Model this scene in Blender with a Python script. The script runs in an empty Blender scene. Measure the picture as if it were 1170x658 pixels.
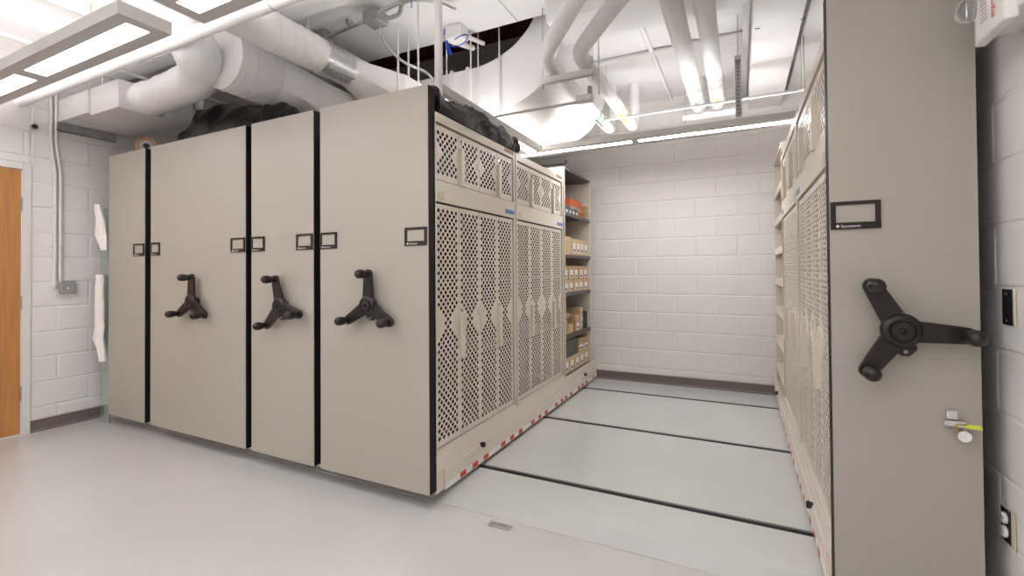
import bpy, math, random
from mathutils import Vector, Matrix, noise
random.seed(7)
D = bpy.data
scene = bpy.context.scene
COL = scene.collection
PI = math.pi

# ------------------------------------------------------------------ camera
FPX, CX, CY = 521.59, 593.55, 302.57
YAW, PITCH, ROLL = -0.4502, 0.0122, -0.0074
CAM = Vector((1.4931, -1.9762, 1.2444))
cam = D.cameras.new('camera')
cam.sensor_width = 36.0
cam.lens = FPX / 1170 * 36.0
cam.shift_x = (585 - CX) / 1170
cam.shift_y = (CY - 329) / 1170
cam.clip_start = 0.02
camo = D.objects.new('camera', cam)
COL.objects.link(camo)
_f = Vector((math.sin(YAW) * math.cos(PITCH), math.cos(YAW) * math.cos(PITCH), math.sin(PITCH)))
_r = Vector((math.cos(YAW), -math.sin(YAW), 0))
_u = _r.cross(_f)
_r2 = _r * math.cos(ROLL) + _u * math.sin(ROLL)
_u2 = -_r * math.sin(ROLL) + _u * math.cos(ROLL)
camo.matrix_world = Matrix(((_r2.x, _u2.x, -_f.x, CAM.x), (_r2.y, _u2.y, -_f.y, CAM.y), (_r2.z, _u2.z, -_f.z, CAM.z), (0, 0, 0, 1)))
scene.camera = camo

# ------------------------------------------------------------------ world / exposure
w = D.worlds.new('world')
scene.world = w
w.use_nodes = True
w.node_tree.nodes['Background'].inputs[0].default_value = (0.9, 0.92, 1, 1)
w.node_tree.nodes['Background'].inputs[1].default_value = 0.15
vs = scene.view_settings
vs.view_transform = 'Standard'
vs.look = 'None'
vs.gamma = 1.0
vs.use_curve_mapping = False
vs.exposure = 0.08
DOWN, UP, AISLE, AISLEUP = 16.0, 10.5, 44.0, 6.5          # emission of the fixture lenses (down / up)

# ------------------------------------------------------------------ materials
def mat(name, col, rough=0.5, metal=0.0, var=0.0, scale=8.0, bump=0.0, bscale=60.0, stretch=(1, 1, 1), spec=None, emit=None, trans=0.0, coat=0.0, ior=None):
    m = D.materials.new(name)
    m.use_nodes = True
    nt = m.node_tree
    b = nt.nodes['Principled BSDF']
    b.inputs['Base Color'].default_value = (*col, 1)
    b.inputs['Roughness'].default_value = rough
    b.inputs['Metallic'].default_value = metal
    if spec is not None: b.inputs['Specular IOR Level'].default_value = spec
    if trans: b.inputs['Transmission Weight'].default_value = trans
    if coat:
        b.inputs['Coat Weight'].default_value = coat
        b.inputs['Coat Roughness'].default_value = 0.12
    if ior: b.inputs['IOR'].default_value = ior
    if emit:
        b.inputs['Emission Color'].default_value = (*emit[0], 1)
        b.inputs['Emission Strength'].default_value = emit[1]
    tc = nt.nodes.new('ShaderNodeTexCoord')
    mp = nt.nodes.new('ShaderNodeMapping')
    mp.inputs['Scale'].default_value = stretch
    nt.links.new(tc.outputs['Object'], mp.inputs['Vector'])
    if var:
        n = nt.nodes.new('ShaderNodeTexNoise')
        n.inputs['Scale'].default_value = scale
        n.inputs['Detail'].default_value = 5
        nt.links.new(mp.outputs[0], n.inputs['Vector'])
        r = nt.nodes.new('ShaderNodeValToRGB')
        r.color_ramp.elements[0].position = 0.3
        r.color_ramp.elements[1].position = 0.7
        r.color_ramp.elements[0].color = (*[c * (1 - var) for c in col], 1)
        r.color_ramp.elements[1].color = (*[min(1, c * (1 + var)) for c in col], 1)
        nt.links.new(n.outputs['Fac'], r.inputs[0])
        nt.links.new(r.outputs[0], b.inputs['Base Color'])
    if bump:
        n2 = nt.nodes.new('ShaderNodeTexNoise')
        n2.inputs['Scale'].default_value = bscale
        n2.inputs['Detail'].default_value = 4
        nt.links.new(mp.outputs[0], n2.inputs['Vector'])
        bp = nt.nodes.new('ShaderNodeBump')
        bp.inputs['Strength'].default_value = bump
        bp.inputs['Distance'].default_value = 0.004
        nt.links.new(n2.outputs['Fac'], bp.inputs['Height'])
        nt.links.new(bp.outputs[0], b.inputs['Normal'])
    return m

M = dict(
    wall=mat('wall_paint', (0.82, 0.79, 0.775), 0.55, var=0.02, scale=3, bump=0.25, bscale=90),
    mortar=mat('painted_mortar', (0.80, 0.77, 0.755), 0.7),
    base=mat('cove_base_vinyl', (0.155, 0.125, 0.112), 0.45, var=0.06, scale=20),
    floor=mat('epoxy_floor', (0.55, 0.535, 0.52), 0.24, var=0.03, scale=2.0, bump=0.06, bscale=25, coat=0.25),
    deck=mat('epoxy_deck', (0.60, 0.60, 0.585), 0.26, var=0.035, scale=2.5, bump=0.08, bscale=18, coat=0.2),
    ramp=mat('ramp_coating', (0.54, 0.535, 0.52), 0.16, var=0.05, scale=3, bump=0.3, bscale=30, coat=0.4),
    rail=mat('rail_steel', (0.16, 0.14, 0.15), 0.4, metal=0.6),
    slot=mat('rail_slot', (0.008, 0.006, 0.007), 0.5),
    ceil=mat('ceiling_paint', (0.87, 0.855, 0.85), 0.7, var=0.02, scale=2),
    void=mat('void_steel', (0.20, 0.07, 0.04), 0.8, var=0.3, scale=3),
    panel=mat('panel_laminate', (0.42, 0.392, 0.342), 0.38, var=0.008, scale=6, stretch=(8, 8, 0.6)),
    trim=mat('black_edge', (0.014, 0.011, 0.013), 0.6, spec=0.25),
    enamel=mat('beige_enamel', (0.70, 0.64, 0.55), 0.36, var=0.02, scale=5),
    enamel2=mat('beige_base_enamel', (0.75, 0.685, 0.60), 0.34, var=0.02, scale=5),
    greyback=mat('grey_panel', (0.40, 0.375, 0.35), 0.5, var=0.03),
    lockershade=mat('locker_interior_shade', (0.085, 0.07, 0.055), 0.6, var=0.35, scale=7),  # enamel inside coloured dark for the shade and contents behind the holes
    blackmetal=mat('black_casting', (0.011, 0.0065, 0.006), 0.36, var=0.2, scale=30, bump=0.1, bscale=150),
    chrome=mat('chrome', (0.75, 0.75, 0.77), 0.18, metal=1.0),
    galv=mat('galvanised', (0.55, 0.56, 0.57), 0.32, metal=0.9, var=0.15, scale=40),
    whitepvc=mat('white_jacket', (0.80, 0.785, 0.78), 0.45, var=0.015, scale=6),
    duct=mat('painted_duct', (0.77, 0.75, 0.745), 0.5, var=0.02, scale=5, bump=0.08, bscale=12),
    flex=mat('flex_wrap', (0.83, 0.82, 0.815), 0.42, var=0.02, scale=10, bump=0.6, bscale=14),
    fixture=mat('fixture_grey', (0.55, 0.53, 0.515), 0.5),
    lens=mat('lens_down', (0.9, 0.9, 0.9), 0.5, emit=((1.0, 0.97, 0.955), DOWN)),
    lensa=mat('lens_aisle', (0.9, 0.9, 0.9), 0.5, emit=((1.0, 0.975, 0.965), AISLE)),
    lensup2=mat('lens_aisle_up', (0.9, 0.9, 0.9), 0.5, emit=((1.0, 0.975, 0.965), AISLEUP)),
    lensup=mat('lens_up', (0.9, 0.9, 0.9), 0.5, emit=((1.0, 0.975, 0.965), UP)),
    bag=mat('black_plastic', (0.008, 0.0065, 0.008), 0.36, spec=0.35, var=0.2, scale=15, bump=0.5, bscale=22),
    wood=mat('maple_door', (0.52, 0.235, 0.075), 0.38, var=0.16, scale=3.5, stretch=(6, 14, 0.7)),
    frame=mat('frame_paint', (0.76, 0.735, 0.72), 0.45),
    conduit=mat('painted_conduit', (0.76, 0.735, 0.72), 0.45),
    steel=mat('grey_box_steel', (0.34, 0.335, 0.335), 0.4, metal=0.3),
    glass=mat('green_glass', (0.84, 0.94, 0.89), 0.03, trans=0.92, ior=1.45),
    cloth=mat('white_cloth', (0.84, 0.81, 0.78), 0.85, bump=0.3, bscale=40),
    card=mat('cardboard', (0.50, 0.335, 0.19), 0.75, var=0.08, scale=12, bump=0.1, bscale=40),
    card2=mat('cardboard_pale', (0.60, 0.43, 0.265), 0.75, var=0.06, scale=12),
    paper=mat('white_label', (0.82, 0.81, 0.80), 0.6),
    ink=mat('label_print', (0.12, 0.12, 0.15), 0.6),
    orange=mat('orange_box', (0.62, 0.115, 0.03), 0.5, var=0.1, scale=30),
    tan=mat('tan_box', (0.45, 0.25, 0.13), 0.6, var=0.1, scale=20),
    slate=mat('slate_case', (0.10, 0.11, 0.14), 0.5, var=0.1, scale=30),
    green=mat('dark_green_case', (0.055, 0.065, 0.035), 0.45),
    black=mat('black_plain', (0.01, 0.009, 0.011), 0.45),
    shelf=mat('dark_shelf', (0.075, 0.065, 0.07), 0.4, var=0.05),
    red=mat('hazard_red', (0.62, 0.05, 0.015), 0.4),
    white=mat('plain_white', (0.85, 0.84, 0.83), 0.45),
    blue=mat('blue_sticker', (0.10, 0.19, 0.42), 0.5),
    brown=mat('brown_sticker', (0.33, 0.17, 0.125), 0.5),
    cream=mat('cream_sticker', (0.60, 0.56, 0.43), 0.6),
    bluecable=mat('blue_cable', (0.02, 0.07, 0.50), 0.4),
    greenband=mat('green_band', (0.01, 0.30, 0.10), 0.4),
    yellow=mat('yellow_band', (0.78, 0.62, 0.06), 0.4),
    yellowtag=mat('yellow_tag', (0.72, 0.80, 0.10), 0.5),
    bandgrey=mat('seam_grey', (0.55, 0.53, 0.54), 0.5),
    redtext=mat('red_text', (0.80, 0.07, 0.05), 0.5),
    brass=mat('brass', (0.55, 0.36, 0.12), 0.3, metal=1.0),
    clear=mat('clear_dome', (0.95, 0.95, 0.97), 0.02, trans=1.0, ior=1.4),
)

# ------------------------------------------------------------------ mesh helpers
class MB:
    def __init__(s): s.v = []; s.f = []
    def add(s, vs, fs):
        n = len(s.v); s.v += [tuple(p) for p in vs]; s.f += [tuple(i + n for i in q) for q in fs]; return s
    def box(s, x0, x1, y0, y1, z0, z1):
        return s.add([(x0, y0, z0), (x1, y0, z0), (x1, y1, z0), (x0, y1, z0), (x0, y0, z1), (x1, y0, z1), (x1, y1, z1), (x0, y1, z1)],
                     [(0, 3, 2, 1), (4, 5, 6, 7), (0, 1, 5, 4), (1, 2, 6, 5), (2, 3, 7, 6), (3, 0, 4, 7)])
    def cbox(s, x0, x1, y0, y1, z0, z1, c=0.004):
        # box with chamfered corners: the convex shell of 24 points
        X = (x0, x1); Y = (y0, y1); Z = (z0, z1); vs = []; idx = {}
        for i in (0, 1):
            for j in (0, 1):
                for k in (0, 1):
                    sx, sy, sz = (1 if i == 0 else -1), (1 if j == 0 else -1), (1 if k == 0 else -1)
                    for a in range(3):
                        p = [X[i] + sx * c, Y[j] + sy * c, Z[k] + sz * c]
                        p[a] = (X[i], Y[j], Z[k])[a]
                        idx[(i, j, k, a)] = len(vs); vs.append(p)
        fs = []
        for a in range(3):
            b, d = (a + 1) % 3, (a + 2) % 3
            for e in (0, 1):
                q = []
                for (m, n) in ((0, 0), (1, 0), (1, 1), (0, 1)):
                    t = [0, 0, 0]; t[a] = e; t[b] = m; t[d] = n; q.append(idx[(*t, a)])
                fs.append(tuple(q if e else q[::-1]))
            for m in (0, 1):
                for n in (0, 1):
                    t0 = [0, 0, 0]; t1 = [0, 0, 0]
                    t0[a] = 0; t1[a] = 1
                    for t in (t0, t1): t[b] = m; t[d] = n
                    q = [idx[(*t0, b)], idx[(*t1, b)], idx[(*t1, d)], idx[(*t0, d)]]
                    fs.append(tuple(q if (m == n) == True else q[::-1]))
        for i in (0, 1):
            for j in (0, 1):
                for k in (0, 1):
                    q = [idx[(i, j, k, a)] for a in range(3)]
                    fs.append(tuple(q if (i + j + k) % 2 == 1 else q[::-1]))
        return s.add(vs, fs)
    def prism(s, poly, ax, a, b):
        n = len(poly)
        def P(p, t): return {'x': (t, p[0], p[1]), 'y': (p[0], t, p[1]), 'z': (p[0], p[1], t)}[ax]
        vs = [P(p, a) for p in poly] + [P(p, b) for p in poly]
        fs = [tuple(range(n))[::-1], tuple(range(n, 2 * n))] + [(i, (i + 1) % n, n + (i + 1) % n, n + i) for i in range(n)]
        return s.add(vs, fs)
    def loft(s, rings, cap=True):
        n = len(rings[0]); vs = [p for r in rings for p in r]; fs = []
        for k in range(len(rings) - 1):
            for i in range(n):
                fs.append((k * n + i, k * n + (i + 1) % n, (k + 1) * n + (i + 1) % n, (k + 1) * n + i))
        if cap:
            fs.append(tuple(range(n))[::-1]); fs.append(tuple((len(rings) - 1) * n + i for i in range(n)))
        return s.add(vs, fs)
    def tube(s, path, r, n=12, cap=True):
        path = [Vector(p) for p in path]; rings = []
        rs = r if isinstance(r, (list, tuple)) else [r] * len(path)
        t0 = (path[1] - path[0]).normalized()
        nrm = Vector((0, 0, 1)) if abs(t0.z) < 0.9 else Vector((1, 0, 0))
        nrm = (nrm - t0 * nrm.dot(t0)).normalized()
        for i, p in enumerate(path):
            t = (path[min(i + 1, len(path) - 1)] - path[max(i - 1, 0)]).normalized()
            nrm = (nrm - t * nrm.dot(t)).normalized(); b = t.cross(nrm)
            rings.append([p + (nrm * math.cos(2 * PI * k / n) + b * math.sin(2 * PI * k / n)) * rs[i] for k in range(n)])
        return s.loft(rings, cap)
    def lathe(s, prof, c, ax='z', n=24):
        rings = []
        for (r, t) in prof:
            ring = []
            for k in range(n):
                a, b = r * math.cos(2 * PI * k / n), r * math.sin(2 * PI * k / n)
                o = {'x': (t, a, b), 'y': (a, t, b), 'z': (a, b, t)}[ax]
                ring.append((c[0] + o[0], c[1] + o[1], c[2] + o[2]))
            rings.append(ring)
        return s.loft(rings)
    def mesh(s, name):
        me = D.meshes.new(name); me.from_pydata(s.v, [], s.f); me.validate(); return me

def smooth(pts, k=6):
    P = [Vector(p) for p in pts]; out = []
    for i in range(len(P) - 1):
        a, b, c, d = P[max(i - 1, 0)], P[i], P[i + 1], P[min(i + 2, len(P) - 1)]
        for j in range(k):
            t = j / k
            out.append(0.5 * ((2 * b) + (c - a) * t + (2 * a - 5 * b + 4 * c - d) * t * t + (3 * b - a - 3 * c + d) * t ** 3))
    out.append(P[-1]); return out

def fillet(pts, r, k=6):
    P = [Vector(p) for p in pts]; out = [P[0]]
    for i in range(1, len(P) - 1):
        a = (P[i - 1] - P[i]); b = (P[i + 1] - P[i])
        d = min(r, a.length * 0.49, b.length * 0.49)
        p0 = P[i] + a.normalized() * d; p1 = P[i] + b.normalized() * d
        for j in range(k + 1):
            t = j / k; out.append(p0 * (1 - t) ** 2 + P[i] * 2 * t * (1 - t) + p1 * t * t)
    out.append(P[-1]); return out

WO = {}   # world origin of every object
def fixn(me):
    import bmesh
    bm = bmesh.new(); bm.from_mesh(me); bmesh.ops.recalc_face_normals(bm, faces=bm.faces); bm.to_mesh(me); bm.free()
def link(name, me, m, parent=None, loc=None, sm=False):
    o = D.objects.new(name, me); COL.objects.link(o)
    if me is not None and m is not None and not me.materials: me.materials.append(m)
    if sm:
        for p in me.polygons: p.use_smooth = True
        try: me.set_sharp_from_angle(angle=math.radians(38))
        except Exception: pass
    p0 = WO.get(parent.name, Vector()) if parent else Vector()
    if parent: o.parent = parent
    wl = Vector(loc) if loc is not None else Vector(p0)
    o.location = wl - p0; WO[o.name] = wl
    return o
def obj(name, mb, m, parent=None, sm=False, bev=0.0):
    """mesh given in world coordinates; its origin is the parent's origin, or its own base"""
    if parent: off = WO[parent.name]
    else:
        xs, ys, zs = zip(*mb.v); off = Vector(((min(xs) + max(xs)) / 2, (min(ys) + max(ys)) / 2, min(zs)))
    mb.v = [(x - off.x, y - off.y, z - off.z) for x, y, z in mb.v]
    me = mb.mesh(name); fixn(me)
    o = link(name, me, m, parent, off, sm)
    if bev:
        b = o.modifiers.new('bevel', 'BEVEL'); b.width = bev; b.segments = 2; b.limit_method = 'ANGLE'
    return o
def tag(o, label=None, cat=None, group=None, kind=None):
    if label: o['label'] = label
    if cat: o['category'] = cat
    if group: o['group'] = group
    if kind: o['kind'] = kind
    return o
def thing(name, label, cat, loc, group=None):
    o = D.objects.new(name, None); COL.objects.link(o); o.empty_display_size = 0.1
    o.location = loc; WO[o.name] = Vector(loc)
    return tag(o, label, cat, group)
def struct(name, mb, m, **k): return tag(obj(name, mb, m, **k), kind='structure')
def B(*a): return MB().box(*a)
def CB(*a, c=0.004): return MB().cbox(*a, c=c)
def text_mesh(body, size, ext=0.0006):
    cu = D.curves.new('lettering', 'FONT'); cu.body = body; cu.size = size; cu.extrude = ext; cu.align_x = 'LEFT'; cu.resolution_u = 3
    to = D.objects.new('lettering_tmp', cu); COL.objects.link(to)
    bpy.context.view_layer.update()
    me = D.meshes.new_from_object(to.evaluated_get(bpy.context.evaluated_depsgraph_get()))
    D.objects.remove(to); D.curves.remove(cu)
    return me

# ------------------------------------------------------------------ room dimensions
XL, XR, YB, YF, ZC, ZF = -3.66, 2.258, 3.176, -4.4, 3.10, -0.032
C = 0.2032; ZJ = 0.3640            # block course, one bed joint height

# floor: slab, raised deck panels between the tracks, ramp
floor = struct('floor', B(XL, XR, YF, YB, ZF - 0.15, ZF), M['floor'])
RAILS = (0.555, 1.617, 2.684); RW = 0.026
ys = [0.205] + [v for r in RAILS for v in (r - RW, r + RW)] + [YB]
for i in range(0, len(ys), 2):
    obj('deck_panel', B(XL, XR, ys[i], ys[i + 1], ZF, 0.0), M['deck'], floor)
obj('entry_ramp', MB().prism([(0.105, ZF), (0.105, ZF + 0.003), (0.205, 0.0), (0.205, ZF)], 'x', XL, XR), M['ramp'], floor)
nm = ['nearest to the ramp', 'in the middle of the aisle', 'nearest to the far white block wall']
for r, n in zip(RAILS, nm):
    t = thing('floor_track', 'dark steel floor track crossing the aisle, the one ' + n, 'floor track', (0.9, r, ZF), 'floor tracks of the mobile shelving')
    obj('track_channel', B(XL + 0.02, XR - 0.02, r - RW, r + RW, ZF, -0.014), M['slot'], t)
    obj('track_rail', B(XL + 0.02, XR - 0.02, r + 0.008, r + RW - 0.004, -0.014, -0.001), M['rail'], t)
# small floor lock plate in front of the ramp
t = thing('floor_plate', 'small grey metal plate with holes set in the floor before the ramp', 'floor plate', (0.40, 0.045, ZF))
pl = MB().prism([(0.335, 0.03), (0.34, 0.022), (0.452, 0.022), (0.458, 0.03), (0.458, 0.062), (0.452, 0.07), (0.34, 0.07), (0.335, 0.062)], 'z', ZF, ZF + 0.002)
obj('plate', pl, M['steel'], t)
for xx in (0.355, 0.38, 0.41, 0.438):
    obj('screw_hole', MB().lathe([(0.0085, 0), (0.0085, 0.0012)], (xx, 0.046, ZF + 0.002), n=12), M['galv'], t)

# ---- block walls
_bm = {}
def block_mesh(wd, ht):
    k = (round(wd, 3), round(ht, 3))
    if k not in _bm:
        j = 0.0045; e = 0.006; d = 0.0034
        a, b, c0, d0 = j, wd - j, j, ht - j
        vs = [(a, 0, c0), (b, 0, c0), (b, 0, d0), (a, 0, d0), (a + e, -d, c0 + e), (b - e, -d, c0 + e), (b - e, -d, d0 - e), (a + e, -d, d0 - e)]
        fs = [(4, 5, 6, 7), (0, 1, 5, 4), (1, 2, 6, 5), (2, 3, 7, 6), (3, 0, 4, 7)]
        me = MB().add(vs, fs).mesh('block'); me.materials.append(M['wall']); _bm[k] = me
    return _bm[k]
def block_wall(wall, place, rotz, u0, u1, z0, z1, joint, sgn=1, skip=None):
    """blocks of running bond along u; place(u, z) -> world point of the lower corner"""
    i = math.floor((z0 - ZJ) / C)
    while ZJ + i * C < z1 - 0.01:
        za, zb = max(z0, ZJ + i * C), min(z1, ZJ + (i + 1) * C)
        off = joint + (C if i % 2 else 0)
        k = math.floor((u0 - off) / (2 * C)); u = off + k * 2 * C
        while u < u1 - 0.01:
            ua, ub = max(u0, u), min(u1, u + 2 * C)
            if ub - ua > 0.03 and zb - za > 0.03 and not (skip and skip(ua, ub, za, zb)):
                o = link('block', block_mesh(ub - ua, zb - za), None, wall, place(ua if sgn > 0 else ub, za))
                o.rotation_euler.z = rotz
            u += 2 * C
        i += 1
wb = struct('wall_back', B(XL - 0.2, XR + 0.2, YB, YB + 0.2, ZF, ZC + 0.6), M['mortar'])
block_wall(wb, lambda u, z: (u, YB, z), 0, XL, XR, 0.092, ZC, 0.0502)
wl = struct('wall_left', B(XL - 0.2, XL, YF - 0.2, YB, ZF, ZC + 0.6), M['mortar'])
DT = 2.075; DY = -0.434; JW = 0.055
block_wall(wl, lambda u, z: (XL, u, z), PI / 2, DY + JW, YB, 0.062, ZC, -0.2139)
block_wall(wl, lambda u, z: (XL, u, z), PI / 2, -1.45, DY + JW, DT + JW, ZC, -0.2139)
wr = struct('wall_right', B(XR, XR + 0.2, YF - 0.2, YB, ZF, ZC + 0.6), M['mortar'])
block_wall(wr, lambda u, z: (XR, u, z), -PI / 2, -0.75, YB, 0.09, ZC, 0.066, sgn=-1)
struct('wall_front', B(XL, XR, YF - 0.2, YF, ZF, ZC + 0.6), M['wall'])
# coved vinyl bases
def cove(ax, a, b, wall, s, zb=0.0, h=0.092):
    poly = [(wall, zb + h), (wall + s * 0.010, zb + h), (wall + s * 0.0115, zb + 0.02), (wall + s * 0.022, zb + 0.004), (wall + s * 0.022, zb), (wall, zb)]
    return MB().prism(poly, ax, a, b)
mbb = cove('x', XL, XR, YB, -1)
struct('baseboard_back', mbb, M['base'])
struct('baseboard_left', MB().prism([(XL, ZF + 0.094), (XL + 0.009, ZF + 0.094), (XL + 0.011, ZF + 0.02), (XL + 0.024, ZF + 0.004), (XL + 0.024, ZF), (XL, ZF)], 'y', DY + JW, 0.10), M['base'])

# ---- ceiling with an open void, beams
VX0, VX1, VY0, VY1 = -2.0, 0.30, 1.07, 2.405
cm = MB()
cm.box(XL, XR, YF, VY0, ZC, ZC + 0.1).box(XL, XR, VY1, YB, ZC, ZC + 0.1).box(XL, VX0, VY0, VY1, ZC, ZC + 0.1).box(VX1, XR, VY0, VY1, ZC, ZC + 0.1)
ceil = struct('ceiling', cm, M['ceil'])
vm = MB().box(VX0 - 0.05, VX1 + 0.05, VY0 - 0.05, VY1 + 0.05, ZC + 0.55, ZC + 0.6)
vm.box(VX0 - 0.05, VX0, VY0, VY1, ZC, ZC + 0.55).box(VX1, VX1 + 0.05, VY0, VY1, ZC, ZC + 0.55).box(VX0, VX1, VY1, VY1 + 0.05, ZC, ZC + 0.55).box(VX0, VX1, VY0 - 0.05, VY0, ZC + 0.1, ZC + 0.55)
obj('open_void', vm, M['void'], ceil)
obj('void_beam', B(VX0, 0.1, 1.9, 2.05, ZC + 0.2, ZC + 0.36), M['bandgrey'], ceil)
obj('ceiling_beam', CB(VX1 + 0.02, 1.56, 0.88, 1.26, 2.93, ZC, c=0.01), M['ceil'], ceil)
obj('ceiling_beam', CB(XL, 0.3, 0.06, 0.26, 3.02, ZC, c=0.03), M['ceil'], ceil)
obj('ceiling_beam', CB(XL, 0.3, -0.28, -0.10, 3.02, ZC, c=0.03), M['ceil'], ceil)
obj('ceiling_seam', B(0.02, 0.028, 0.25, VY0, ZC - 0.003, ZC), M['bandgrey'], ceil)
obj('ceiling_rib', CB(VX1, 1.56, 1.95, 2.02, ZC - 0.035, ZC, c=0.01), M['ceil'], ceil)
obj('ceiling_rib', CB(0.82, 0.86, 1.27, YB, ZC - 0.03, ZC, c=0.008), M['ceil'], ceil)

# ---- door in the left wall
dr = thing('door_1', None, None, (XL, DY, ZF)); dr['kind'] = 'structure'
obj('door_leaf', CB(XL - 0.02, XL + 0.004, DY - 0.91, DY, ZF + 0.012, DT, c=0.003), M['wood'], dr)
fm = MB().box(XL - 0.03, XL + 0.016, DY + 0.004, DY + JW, ZF, DT + JW).box(XL - 0.03, XL + 0.016, DY - 0.914 - JW, DY - 0.914, ZF, DT + JW).box(XL - 0.03, XL + 0.016, DY - 0.914, DY + 0.004, DT + 0.004, DT + JW)
obj('door_frame', fm, M['frame'], dr, bev=0.003)
for z in (1.80, 1.015, 0.30):
    hm = MB().box(XL + 0.004, XL + 0.0065, DY - 0.002, DY + 0.014, z - 0.055, z + 0.055).tube([(XL + 0.011, DY + 0.002, z - 0.056), (XL + 0.011, DY + 0.002, z + 0.056)], 0.0065, 10)
    obj('hinge', hm, M['steel'], dr, sm=True)

# ------------------------------------------------------------------ lights: suspended direct/indirect fixtures
def light_fixture(x0, x1, y0, y1, z, label, h=0.062, lenses=2, gap=0.125, stems=True, lm=0.068, lw=None, dm='lens', um='lensup'):
    t = thing('pendant_light', label, 'light fixture', ((x0 + x1) / 2, (y0 + y1) / 2, z), 'suspended linear light fixtures')
    e = 0.004
    b = MB()
    b.box(x0, x1, y0, y0 + e, z, z + h).box(x0, x1, y1 - e, y1, z, z + h).box(x0, x0 + e, y0 + e, y1 - e, z, z + h).box(x1 - e, x1, y0 + e, y1 - e, z, z + h)
    obj('housing', b, M['fixture'], t)
    m = lw if lw is not None else (y1 - y0) * 0.28
    ya, yb_ = y0 + m, y1 - m
    L = (x1 - x0 - 2 * lm - gap * (lenses - 1)) / lenses
    p = MB().box(x0 + e, x1 - e, y0 + e, ya, z + 0.001, z + 0.006).box(x0 + e, x1 - e, yb_, y1 - e, z + 0.001, z + 0.006)
    xs = [x0 + lm + i * (L + gap) for i in range(lenses)]
    p.box(x0 + e, xs[0], ya, yb_, z + 0.001, z + 0.006).box(xs[-1] + L, x1 - e, ya, yb_, z + 0.001, z + 0.006)
    for i in range(lenses - 1): p.box(xs[i] + L, xs[i + 1], ya, yb_, z + 0.001, z + 0.006)
    obj('bottom_plate', p, M['fixture'], t)
    for x in xs:
        obj('lens', B(x, x + L, ya, yb_, z + 0.004, z + 0.007), M[dm], t)
        obj('uplight_lens', B(x, x + L, ya, yb_, z + h - 0.006, z + h - 0.003), M[um], t)
    if stems:
        for x in (x0 + 0.02, x1 - 0.02):
            obj('hanger_stem', MB().tube([(x, y0 + 0.02, z + h - 0.01), (x, y0 + 0.02, ZC)], 0.006, 8), M['conduit'], t)
light_fixture(-3.45, -0.98, -0.937, -0.722, 2.40, 'long grey pendant light with two glowing lenses at upper left above the insulated pipe', lenses=2)
light_fixture(-0.735, 1.735, -0.925, -0.712, 2.40, 'grey pendant light cut by the top frame edge, right of the left pendant light', lenses=2)
light_fixture(-0.62, 1.96, 1.985, 2.20, 2.375, 'long slim pendant light crossing over the aisle before the far wall', h=0.05, lenses=2, gap=0.06, lm=0.04, lw=0.07, dm='lensa', um='lensup2')
light_fixture(-3.45, -0.98, -2.20, -1.985, 2.40, 'left added fill light, unseen second row in front of the shelving')  # second row is out of view, added to fill front-facing surfaces
light_fixture(-0.735, 1.735, -2.20, -1.985, 2.40, 'right added fill light, unseen second row in front of the shelving')
light_fixture(-3.45, -0.98, -3.46, -3.245, 2.40, 'left added fill light, unseen last row near the front wall')  # last row likewise unseen, added as fill light
light_fixture(-0.735, 1.735, -3.46, -3.245, 2.40, 'right added fill light, unseen last row near the front wall')

# fixture running front to back above the mesh lockers
FXC, FY0, FY1, FZ = -0.26, 0.36, 1.93, 2.355
lt = thing('pendant_light', 'pendant light running front to back above the mesh lockers beneath the elbow duct', 'light fixture', (FXC, (FY0 + FY1) / 2, FZ), 'suspended linear light fixtures')
hb = MB()
for sx in (-1, 1): hb.box(*sorted((FXC + sx * 0.105, FXC + sx * 0.101)), FY0, FY1, FZ, FZ + 0.05)
hb.box(FXC - 0.101, FXC + 0.101, FY0, FY0 + 0.004, FZ, FZ + 0.05).box(FXC - 0.101, FXC + 0.101, FY1 - 0.004, FY1, FZ, FZ + 0.05)
obj('housing', hb, M['fixture'], lt)
obj('bottom_plate', MB().box(FXC - 0.101, FXC - 0.05, FY0 + 0.004, FY1 - 0.004, FZ + 0.001, FZ + 0.006).box(FXC + 0.05, FXC + 0.101, FY0 + 0.004, FY1 - 0.004, FZ + 0.001, FZ + 0.006), M['fixture'], lt)
obj('lens', B(FXC - 0.05, FXC + 0.05, FY0 + 0.004, FY1 - 0.004, FZ + 0.004, FZ + 0.007), M['lens'], lt)
obj('uplight_lens', B(FXC - 0.05, FXC + 0.05, FY0 + 0.004, 1.02, FZ + 0.044, FZ + 0.047), M['lensup2'], lt)
for y in (FY0 + 0.02, 1.02):
    obj('hanger_stem', MB().tube([(FXC - 0.1, y, FZ + 0.04), (FXC - 0.1, y, ZC)], 0.006, 8), M['conduit'], lt)

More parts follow.
